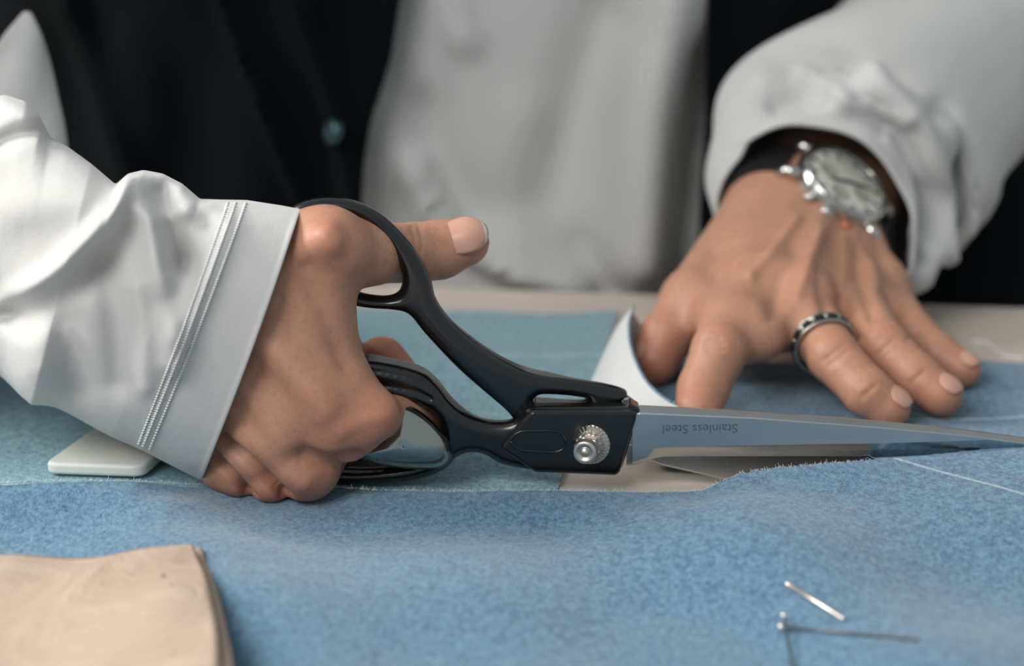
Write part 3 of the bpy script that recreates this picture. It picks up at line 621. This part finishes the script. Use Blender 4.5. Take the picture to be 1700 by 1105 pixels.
# knuckles, tendons, soft webs
for q, r in ((ix, .0085), (mi, .0085), (ri, .008), (pk, .0075)): c_(q+n_*.0035, r, q+n_*.0035, r, .008)
for q, s_ in ((ix, -.010), (mi, -.003), (ri, .005), (pk, .011)): c_(WR+e1*s_+n_*.0150+(q-WR)*.25, .0022, q+n_*.0090, .0028, .006)
c_((ix+ip)/2*.5+(mi+mp_)/4-n_*.002, .006, mi*.5+ix*.5, .009, .010)
V, F = f.mesh(2)
V = sculpt(V, F, [([(1322, 365), (1290, 410), (1246, 460)], 9, .0018), ([(1362, 385), (1345, 430), (1325, 492)], 9, .0012), ([(1400, 395), (1400, 440), (1398, 480)], 9, .0012), ([(1440, 400), (1450, 440), (1456, 475)], 8, .0010),
    ([(1320, 420), (1296, 460), (1285, 520)], 16, -.0020), ([(1378, 400), (1365, 450), (1372, 515)], 13, -.0022), ([(1425, 410), (1428, 460), (1445, 520)], 12, -.0022), ([(1190, 420), (1190, 450)], 22, -.0020), ([(1215, 405), (1180, 470)], 12, -.0008),
    ([(1172, 566), (1195, 562)], 3.5, -.0006), ([(1170, 574), (1202, 570)], 3.5, -.0006), ([(1172, 583), (1204, 580)], 3, -.0005), ([(1368, 598), (1398, 574)], 4, -.0006), ([(1376, 606), (1406, 582)], 4, -.0006),
    ([(1455, 590), (1482, 566)], 4, -.0006), ([(1463, 597), (1490, 574)], 4, -.0005), ([(1505, 566), (1526, 546)], 4, -.0005), ([(1430, 660), (1452, 640)], 4, -.0005), ([(1512, 636), (1534, 616)], 4, -.0005), ([(1240, 462), (1246, 470)], 16, .0010)])
def nrj(p): return (np.asarray(p)+n_*.008, .0085, .3)
addbody(V, F, [nrj(ix), nrj(mi), nrj(ri), nrj(ip), nrj(mp_), nrj(rp), nrj(pp), (it, .014, .4), (mt, .010, .55), (rt, .010, .6), (ptp, .009, .6), (Z(1085, 605, .01), .014, .9)])
# ---- arms and trunk under the clothes
f = Field((-.42, -.06, -.30), (.44, .52, .62), .008); c_ = f.cone
elR = np.array([-.30, .06, .12]); shR = np.array([-.17, .36, .45]); shL = np.array([.19, .36, .45]); elL = np.array([.345, .34, .16])
c_(P(200, 430, -.02), .022, elR, .032, .01); c_(elR, .032, shR, .042, .02); c_(shR, .045, np.array([.01, .37, .44]), .07, .04); c_(shL, .045, np.array([.01, .37, .44]), .07, .04)
q1 = np.array([.20, .25, .09]); c_(WR+fx*.03, .018, q1, .026, .01); c_(q1, .026, elL, .034, .01); c_(elL, .034, shL, .042, .02)
for s_ in (-.07, 0, .07): c_(np.array([.01+s_, .37, .38]), .085, np.array([.01+s_, .38, -.22]), .075, .04)
c_(np.array([.01, .37, .45]), .05, np.array([.01, .35, .56]), .05, .03)
V, F = f.mesh(2); addbody(V, F, [])
me = mesh_np(np.vstack(Vs), np.vstack(Fs), 'body'); at = me.attributes.new('blush', 'FLOAT', 'POINT'); at.data.foreach_set('value', np.concatenate(blushV).astype(np.float32))
body = link('body', me, M['skin'], person)
# nails
def nail(tip, ax, up_, r, ln, wd=1.05, lift=.0002, back=.35, taper=.25, edge_=0):
    ax = np.array(ax, float); ax /= np.linalg.norm(ax); up_ = np.array(up_, float); up_ -= ax*(up_@ax); up_ /= np.linalg.norm(up_); s = np.cross(ax, up_); V = []; nu, nv_ = 13, 15
    for i in range(nu):
        v = i/(nu-1); x = -ln*back+ln*v; rr = r if x < 0 else math.sqrt(max(r*r-(x*.82)**2, (r*.35)**2)); 
        wf = wd*(1-.22*(1-v)**4-.16*v**6)
        for j in range(nv_):
            a = (j/(nv_-1)*2-1); e = math.sqrt(max(0, 1-(abs(a)**2)*.22)); xx = x-(ln*.12*(abs(a)**2.5) if v > .5 else -ln*.18*(abs(a)**2.5))*(1 if True else 0)*min(1, abs(v-.5)*2)
            th_ = a*wf; V.append(tip+ax*xx+(rr+lift+.0003*v)*(up_*math.cos(th_)+s*math.sin(th_)*1.0)-up_*taper*.0)
    Fq = grid_faces(nu, nv_); me = mesh_np(V, Fq, 'fingernail'); o = link('fingernail', me, [M['nail'], M['nail_edge']], body)
    mi_ = np.zeros(len(Fq), np.int32); mi_[-(nv_-1):] = edge_; me.polygons.foreach_set('material_index', mi_); solid(o, .0005, 0); return o
nail(P(772, 402, -.019), P(772, 402, -.019)-P(730, 414, -.020), cbas*.93+UP*.33, .0083, .0155, .84, .0004, .48, edge_=1)
for t_, d_, r, ln, w in ((mt, md, .0078, .0085, .62), (rt, rd, .0079, .0088, .62), (ptp, pd, .0070, .0075, .62)):
    nail(t_, t_-d_, n_*.35+np.array([0.05, -.25, 1.0]), r, ln, w, .0000, .35)
tt = Z(1086, 598, .0120); nail(tt, tt-Z(1106, 560, .0195), np.array([-1, -.35, .25]), .0090, .009, .6, .0000, .3)
# ------------------------------------------------------------------ shirt
def sleeve_front(vx, vy):
    d = 0*vx
    d += ridge(vx, vy, [(212, 286), (190, 345), (140, 405), (70, 465), (-20, 512)], 19, .0080)
    d -= ridge(vx, vy, [(232, 340), (200, 400), (150, 450), (90, 500), (20, 520)], 30, .0045)
    d -= ridge(vx, vy, [(268, 322), (285, 375), (300, 430)], 24, .010)
    d += ridge(vx, vy, [(345, 335), (300, 350), (262, 362), (235, 350)], 18, .0026)
    d += ridge(vx, vy, [(235, 330), (262, 420), (282, 520), (285, 600)], 24, .0045)
    d -= ridge(vx, vy, [(335, 380), (310, 440), (285, 500)], 26, .0040)
    d += ridge(vx, vy, [(375, 380), (335, 480), (300, 560)], 26, .0025)
    d -= ridge(vx, vy, [(175, 440), (195, 530), (200, 630)], 30, .0045)
    d += ridge(vx, vy, [(225, 480), (238, 560), (240, 640)], 20, .0025)
    d -= ridge(vx, vy, [(-10, 505), (20, 515), (38, 535)], 26, .009)
    d += ridge(vx, vy, [(40, 560), (50, 610)], 45, .009)
    d -= ridge(vx, vy, [(110, 540), (130, 640)], 30, .005)
    d += ridge(vx, vy, [(20, 350), (90, 330), (160, 330)], 45, .004)
    d -= ridge(vx, vy, [(0, 235), (60, 215), (82, 225)], 16, .006)
    d += ridge(vx, vy, [(30, 180), (55, 190)], 26, .005)
    d = d*1.1
    return d
shirt = None
TOP = [(0, 500, 347), (.06, 468, 341), (.16, 410, 332), (.24, 360, 331), (.30, 332, 330), (.36, 303, 305), (.42, 270, 288), (.47, 238, 282), (.51, 212, 288), (.54, 192, 306), (.60, 152, 272), (.66, 112, 243), (.70, 84, 228), (.74, 66, 192), (.78, 42, 168), (.83, 8, 157), (.90, -60, 170), (1, -200, 210)]
BOT = [(0, 336, 798), (.06, 305, 783), (.16, 245, 752), (.24, 215, 738), (.30, 185, 725), (.36, 160, 712), (.42, 132, 696), (.47, 110, 684), (.51, 92, 676), (.54, 76, 673), (.60, 52, 672), (.66, 32, 655), (.70, 18, 640), (.74, 2, 625), (.78, -18, 615), (.83, -50, 605), (.90, -100, 590), (1, -220, 560)]
na, nb = 300, 170
ta = np.linspace(0, 1, na); tp = interp(TOP, ta); bt = interp(BOT, ta)
def smooth1(a, k=5):
    kk = np.hanning(k+2)[1:-1]; kk /= kk.sum(); return np.stack([np.convolve(np.pad(a[:, i], k//2, 'edge'), kk, 'valid') for i in range(a.shape[1])], -1)
tp = smooth1(tp); bt = smooth1(bt, 9)
SV = np.zeros((na, 2*nb, 3)); SP = np.zeros((na, nb, 3))
Yc = np.interp(ta, [0, .3, .6, 1], [-.042, -.038, -.030, .010]); Dd = np.interp(ta, [0, .06, .2, .5, 1], [.036, .037, .040, .046, .050])
for i in range(na):
    for j in range(2*nb):
        th_ = math.pi*j/nb; v = (1-math.cos(th_))/2; s_ = math.sin(th_)           # front for s_>0
        px = tp[i, 0]*(1-v)+bt[i, 0]*v; py0 = tp[i, 1]*(1-v)+bt[i, 1]*v
        bow = 5*math.sin(math.pi*v)*(1-ta[i]*2) if ta[i] < .5 else 0
        SV[i, j] = (px+bow, py0, Yc[i]-Dd[i]*(abs(s_)**.6)*np.sign(s_))
X_, Y_ = SV[..., 0], SV[..., 1]; dd = sleeve_front(X_[:, :nb], Y_[:, :nb]); edge = np.clip(np.sin(np.pi*np.arange(nb)/nb)*3.2, 0, 1)[None]
hem = np.exp(-((ta-.008)/.008)**2)[:, None]*.0004
band = (.0006*np.exp(-((ta-.215)/.006)**2)+.0006*np.exp(-((ta-.235)/.006)**2))[:, None]
SV[:, :nb, 2] -= (dd*edge+hem)
seam = np.exp(-((ta-.185)/.012)**2)[:, None]*.0005; SV[:, :nb, 2] -= seam
W3 = np.zeros_like(SV)
D3 = FW+RT*((X_-850)/FPX)[..., None]+UP*((552.5-Y_)/FPX)[..., None]; W3 = CP+D3*((SV[..., 2]-CAMY)/D3[..., 1])[..., None]
# torso shirt front
CXt, CYt = .000, .365
def torso(th_, z, off):
    a = (.236+off+.022*sstep(.09, -.02, z))*np.where(np.cos(th_) < 0, 1.09, 1.0); b = .125+off
    return np.stack([CXt+a*np.cos(th_), CYt-b*np.sign(np.sin(th_))*np.abs(np.sin(th_))**.9, z+0*th_], -1)
def shirt_fold(px, py):
    d = ridge(px, py, [(690, 270), (735, 370), (830, 438), (960, 468)], 18, .013)
    d -= ridge(px, py, [(660, 340), (720, 420), (800, 460)], 34, .005)
    d += ridge(px, py, [(1130, -80), (1095, 60), (1075, 200), (1075, 420)], 60, .022)
    d -= ridge(px, py, [(1180, 100), (1150, 250), (1130, 400), (1120, 470)], 34, .028)
    d -= ridge(px, py, [(1010, 40), (960, 170), (900, 330)], 60, .010)
    d += ridge(px, py, [(730, -60), (760, 40), (770, 60)], 30, .008)
    d -= ridge(px, py, [(700, 180), (730, 280), (790, 360)], 40, .007)
    d += ridge(px, py, [(880, 200), (870, 330), (860, 400)], 50, .004)
    d -= ridge(px, py, [(960, 400), (1000, 460), (1015, 480)], 24, .005)
    d = d*1.25
    return d
nth, nz_ = 260, 150; TH, ZZ = np.meshgrid(np.linspace(0, 2*math.pi, nth, endpoint=False), np.linspace(.46, -.26, nz_), indexing='ij')
T3 = torso(TH, ZZ, .0); px, py = proj(T3.reshape(-1, 3)); px = px.reshape(TH.shape); py = py.reshape(TH.shape)
fr = np.sin(TH) > .2; T3[..., 1] -= shirt_fold(px, py)*fr+.004*np.sin(TH*14)*0
taper = sstep(.36, .46, ZZ)[..., None]; T3 = T3*(1-taper*.45)+np.array([CXt, CYt, .46])*taper*.45
shirt = link('shirt', mesh_np(T3.reshape(-1, 3), grid_faces(nth, nz_, cu=True)[:, ::-1]), M['shirt'], person); solid(shirt, .0012)
# right sleeve (left in the photograph): cuff piece, then up to the shoulder
sl = link('sleeve', mesh_np(W3.reshape(-1, 3), grid_faces(na, 2*nb, cv=True)), M['shirt'], shirt); solid(sl, .0011, -1)
def rings_mesh(name, path, A, Bx, up0, fold, par, n=160, seg=12, tilt=None, post=None):
    Pp = catmull(path, seg); Aa = catmull(np.array(A)[:, None]*np.ones(3), seg)[:, 0]; Bb = catmull(np.array(Bx)[:, None]*np.ones(3), seg)[:, 0]
    T = np.gradient(Pp, axis=0); T /= np.linalg.norm(T, axis=1)[:, None]; V = []
    u_ = np.array(up0, float); tl = catmull(np.array(tilt)[:, None]*np.ones(3), seg)[:, 0] if tilt else None
    for i in range(len(Pp)):
        u_ = u_-T[i]*(u_@T[i]); u_ /= np.linalg.norm(u_); s = np.cross(T[i], u_)
        for k in range(n):
            q = 2*math.pi*k/n; d = fold(i/(len(Pp)-1), q); V.append(Pp[i]+s*math.cos(q)*(Aa[i]+d)+u_*math.sin(q)*(Bb[i]+d)+(T[i]*tl[i]*math.sin(q) if tilt else 0))
    if post: V = sculpt(np.array(V), grid_faces(len(Pp), n, cv=True), post)
    o = link(name, mesh_np(V, grid_faces(len(Pp), n, cv=True)), M['shirt'], par); return o, np.array(V).reshape(len(Pp), n, 3)
a0 = P(-140, 390, .004); fo = lambda t, q: .004*math.sin(q*3+t*20)+.005*math.sin(t*34+q)+.003*math.sin(q*5-t*9)
o, _ = rings_mesh('upper_sleeve', [a0, P(-330, 330, .045), elR+np.array([-.02, .02, .03]), elR*.6+shR*.4+np.array([0, 0, .01]), shR], [.046, .060, .064, .062, .07], [.040, .058, .060, .06, .075], (0, 0, 1), fo, shirt)
solid(o, .0011)
# bunched fold of that sleeve rising behind the forearm
pk_ = [P(-60, 380, .06), P(0, 260, .08), P(28, 150, .10), P(40, 75, .12), P(45, 24, .13)]
o, _ = rings_mesh('sleeve_fold', pk_, [.034, .024, .015, .009, .002], [.022, .02, .014, .008, .002], (0, -1, 0), lambda t, q: .003*math.sin(q*3+t*5)*(1-t), shirt, 60)
# stitching along the cuff
def surf(t, v):   # v 0..1 top to bottom on the front
    i = t*(na-1); i0 = int(i); i1 = min(i0+1, na-1); j = math.acos(1-2*v)/math.pi*nb; j0 = int(j); j1 = min(j0+1, nb); a, b = i-i0, j-j0
    p = (W3[i0, j0]*(1-a)*(1-b)+W3[i1, j0]*a*(1-b)+W3[i0, j1]*(1-a)*b+W3[i1, j1]*a*b); return p
mb = MB(); out_ = np.array([-.1, -.95, .25])*.0006
for row, amp in ((.158, 0), (.185, .0), (.205, 0)):
    n = 92
    for k in range(n):
        v0, v1 = .012+k*.976/n, .012+(k+.74)*.976/n; zg = .003 if k % 2 else -.003
        a = surf(row+zg*0, v0)+out_*.2; b = surf(row+.003, v1)+out_*.2; m_ = (a+b)/2+out_*1.3; mb.tube([a, m_, b], [.00028, .00042, .00028], 5)
n = 120
for k in range(n):
    v = .012+k*.976/n
    a, b = surf(.186, v)+out_*.1, surf(.204, v+.004)+out_*.1; mb.tube([a, (a+b)/2+out_*.5, b], .00020, 4)
tag(mb.build('cuff_stitching', M['stitch'], sl), kind='stuff')
# left sleeve (right in the photograph)
mid = np.array([.188, .238, .085])
def fo2(t, q):
    env = math.exp(-((t-.16)/.17)**2)
    env *= .25+.75*sstep(.01, .12, t)
    return env*(.0055*math.sin(q*4+.5+t*6)+.0018*math.sin(q*7+2-t*8))+.0022*math.sin(t*26+q*1.5)*sstep(.1, .3, t)+.0025*math.sin(q*3+t*18)*sstep(.02, .2, t)
c0 = CW+n_*.005-fx*.006
pathL = [c0, c0+fx*.012, c0+fx*.03+n_*.001, c0+fx*.055, mid+np.array([-.008, -.012, .004]), np.array([.235, .275, .118]), elL+np.array([.0, .0, .02]), (elL+shL)/2+np.array([.02, 0, 0]), shL]
o, LS = rings_mesh('sleeve', pathL, [.0400, .0460, .0535, .0585, .053, .052, .06, .06, .075], [.0345, .0400, .0450, .0460, .044, .048, .055, .06, .07], n_, fo2, shirt, 220, 18, [.016, .017, .017, .014, .008, 0, 0, 0, 0], [
    ([(1268, 126), (1330, 118), (1450, 128)], 22, .003), ([(1250, 240), (1340, 190), (1430, 170)], 20, .004), ([(1290, 175), (1370, 165)], 18, -.004), ([(1440, 130), (1520, 200), (1560, 300), (1570, 420)], 16, .006),
    ([(1430, 170), (1490, 230), (1530, 320), (1530, 430)], 16, -.006), ([(1480, 230), (1515, 290), (1520, 380), (1500, 450)], 12, .004), ([(1590, 210), (1640, 300), (1640, 360)], 26, .003), ([(1560, 180), (1600, 290), (1600, 400)], 18, -.005), ([(1330, 130), (1440, 180), (1500, 200)], 14, .004)]); solid(o, .0014)
# vest
LE = [(-150, 680), (0, 661), (90, 647), (180, 618), (260, 606), (330, 603), (470, 597), (700, 590), (1500, 560)]; RE = [(-150, 1178), (0, 1178), (200, 1172), (330, 1162), (500, 1156), (1500, 1150)]
def vest_fold(px, py):
    d = ridge(px, py, [(350, -60), (395, 70), (450, 200), (505, 340)], 11, .012); d += ridge(px, py, [(110, 0), (150, 110), (190, 230), (225, 300)], 24, .009)
    d -= ridge(px, py, [(420, -20), (470, 150), (520, 320)], 24, .004); d += ridge(px, py, [(500, 0), (540, 120), (570, 240), (590, 350)], 26, .014)
    d -= ridge(px, py, [(250, 0), (300, 150), (360, 300)], 50, .004); d += ridge(px, py, [(1290, 0), (1270, 200)], 40, .006); d += .003*np.sin(px*.03+py*.006)
    return d
zs = np.linspace(.40, -.24, 130); nu = 340; VV = np.zeros((len(zs), nu, 3))
def th_for(pxt, z):
    lo = np.linspace(.25, math.pi-.25, 400); t3 = torso(lo, z+0*lo, .018); x, _ = proj(t3); return np.interp(-pxt, -x, lo)
for i, z in enumerate(zs):
    yy = proj(np.array([CXt, .24, z]))[1]; tl = th_for(np.interp(yy, *zip(*LE)), z); tr = th_for(np.interp(yy, *zip(*RE)), z)
    t = np.linspace(tr, tl-2*math.pi, nu); t3 = torso(t, z+0*t, .018); x, y = proj(t3); fr = (np.sin(t) > .05)
    t3[:, 1] -= vest_fold(x, y)*fr; tpr = sstep(.33, .40, z)*.2; t3 = t3*(1-tpr)+np.array([CXt, CYt, z])*tpr; VV[i] = t3
vest = link('vest', mesh_np(VV.reshape(-1, 3), grid_faces(len(zs), nu)), M['vest'], person); solid(vest, .002)
bt_ = torso(np.array([th_for(556, .03)]), np.array([.03]), .012)[0]; bp = P(556, 219, .2105)
mb = MB(); bn = np.array([-.83, -.5, .25]); mb.lathe([(0, .0026), (.002, .0026), (.0036, .0032), (.0050, .0030), (.0056, .0020), (.0052, -.001)], bp, bn, 32); mb.build('button', M['button'], vest)
# trousers below the table
mb = MB()
for sx in (-.09, .11): mb.tube([(sx, .38, -.20), (sx, .37, -.45), (sx, .38, -.75)], [.095, .08, .07], 24)
mb.lathe([(.0, .08), (.17, .06), (.19, 0), (.17, -.10), (0, -.14)], (CXt, .38, -.22), (0, 0, 1), 32); mb.build('trousers', M['trouser'], person)
# ------------------------------------------------------------------ watch
def wl(a, b, c): return DC+e1*a+e2*b+n_*c
watch = empty('wristwatch', tuple(DC)); tag(watch, 'steel wristwatch with silver dial and black strap on the wrist at right', 'watch')
mb = MB(); mb.lathe([(0, -.0075), (.0190, -.0075), (.0202, -.006), (.0205, -.001), (.0200, .0010), (.0196, .0016)], DC, n_, 64); mb.build('case', M['case'], watch)
mb = MB(); mb.lathe([(.0198, .0006), (.0199, .0022), (.0190, .0030), (.0178, .0030), (.0174, .0018)], DC, n_, 64); mb.build('bezel', M['case'], watch)
mb = MB(); mb.lathe([(0, .0012), (.0178, .0012), (.0178, .0006)], DC, n_, 48); dial = mb.build('dial', M['dial'], watch, False)
for (a, b) in ((-.0085, 0), (0.0, .0085), (.0085, 0)):
    mb = MB(); mb.lathe([(0, .00008), (.0036, .00008), (.0038, .0003), (.0042, .0003), (.0043, 0)], wl(a, b, .0013), n_, 32); mb.build('subdial', M['subdial'], dial)
mb = MB()
for k in range(12):
    q = k*math.pi/6; c, s_ = math.cos(q), math.sin(q); mb.tube([wl(c*.0135, s_*.0135, .0016), wl(c*.0165, s_*.0165, .0016)], .0004, 5)
mb.build('hour_marker', M['hand'], dial)
for q, L, nm in ((2.4, .0095, 'hour_hand'), (-.6, .0140, 'minute_hand')):
    mb = MB(); mb.tube([wl(0, 0, .0021), wl(math.cos(q)*L*.6, math.sin(q)*L*.6, .0021), wl(math.cos(q)*L, math.sin(q)*L, .0021)], [.0006, .0005, .0001], 5); mb.build(nm, M['hand'], watch)
mb = MB(); mb.lathe([(0, .0034), (.009, .0033), (.016, .0029), (.0176, .0026)], DC, n_, 48); mb.build('crystal', M['glass'], watch)
for sx in (-1, 1):
    for sy in (-1, 1):
        mb = MB(); mb.tube([wl(sx*.0170, sy*.0115, -.002), wl(sx*.0215, sy*.0112, -.0035), wl(sx*.0245, sy*.011, -.0075)], [.0026, .0024, .0020], 10); mb.build('lug', M['case'], watch)
for s_, nm, r in ((0, 'crown', .0032), (-.0085, 'pusher', .0021), (.0085, 'pusher', .0021)):
    c = wl(s_, .0200 if s_ == 0 else .0178, -.0025); mb = MB(); mb.lathe([(r*.6, 0), (r*.6, .0015), (r, .0018), (r*1.05, .0042), (r*.8, .0048), (0, .005)], c, e2+e1*s_*20, 20); mb.build(nm, M['case'] if s_ <= 0 else M['copper'], watch)
mb = MB(); V = []; nq = 60
for k in range(nq):
    q = math.radians(38)+(math.radians(360-76))*k/(nq-1); q += math.pi/2
    ca, sa = math.cos(q), math.sin(q)
    for (b, t) in ((-.0098, 0), (.0098, 0), (.0098, .0022), (-.0098, .0022)): V.append(CW+fx*-.000+e1*ca*(.0350+t)+n_*sa*(.0235+t)+e2*b)
mb.add(V, grid_faces(nq, 4, cv=True)); mb.build('strap', M['strap'], watch, False)
# ------------------------------------------------------------------ finger ring
rc = mi*.24+mp_*.76-n_*.0006; ra_ = (mp_-mi)/np.linalg.norm(mp_-mi); ring = empty('finger_ring', tuple(rc)); tag(ring, 'silver band ring with dark inlays on the middle finger of the hand pressing the cloth', 'ring')
R0 = .0104
mb = MB(); mb.lathe([(R0, -.0026), (R0+.0013, -.0026), (R0+.0014, -.0020), (R0+.0008, -.0017), (R0+.0008, .0017), (R0+.0014, .0020), (R0+.0013, .0026), (R0, .0026), (R0, -.0026)], rc, ra_, 72); mb.build('band', M['silver'], ring)
a = np.cross(ra_, n_); a /= np.linalg.norm(a); b = np.cross(a, ra_)
for k in range(14):
    q = 2*math.pi*k/14; d_ = a*math.cos(q)+b*math.sin(q); t_ = -a*math.sin(q)+b*math.cos(q); c = rc+d_*(R0+.0011)
    V = [c+t_*u_*.0017+ra_*w_*.0014+d_*h_ for h_ in (-.0004, .0005) for u_, w_ in ((-1, -.6), (-.6, -1), (.6, -1), (1, -.6), (1, .6), (.6, 1), (-.6, 1), (-1, .6))]
    mb = MB(); mb.add(V, [tuple(range(8)), tuple(range(15, 7, -1))]+[(i, (i+1) % 8, (i+1) % 8+8, i+8) for i in range(8)]); mb.build('inlay', M['inlay'], ring, False)
    q += math.pi/14; d_ = a*math.cos(q)+b*math.sin(q); mb = MB(); c = rc+d_*(R0+.0010); mb.lathe([(0, .0007), (.0005, .0005), (.0007, 0)], c, d_, 8); mb.build('bead', M['silver'], ring)
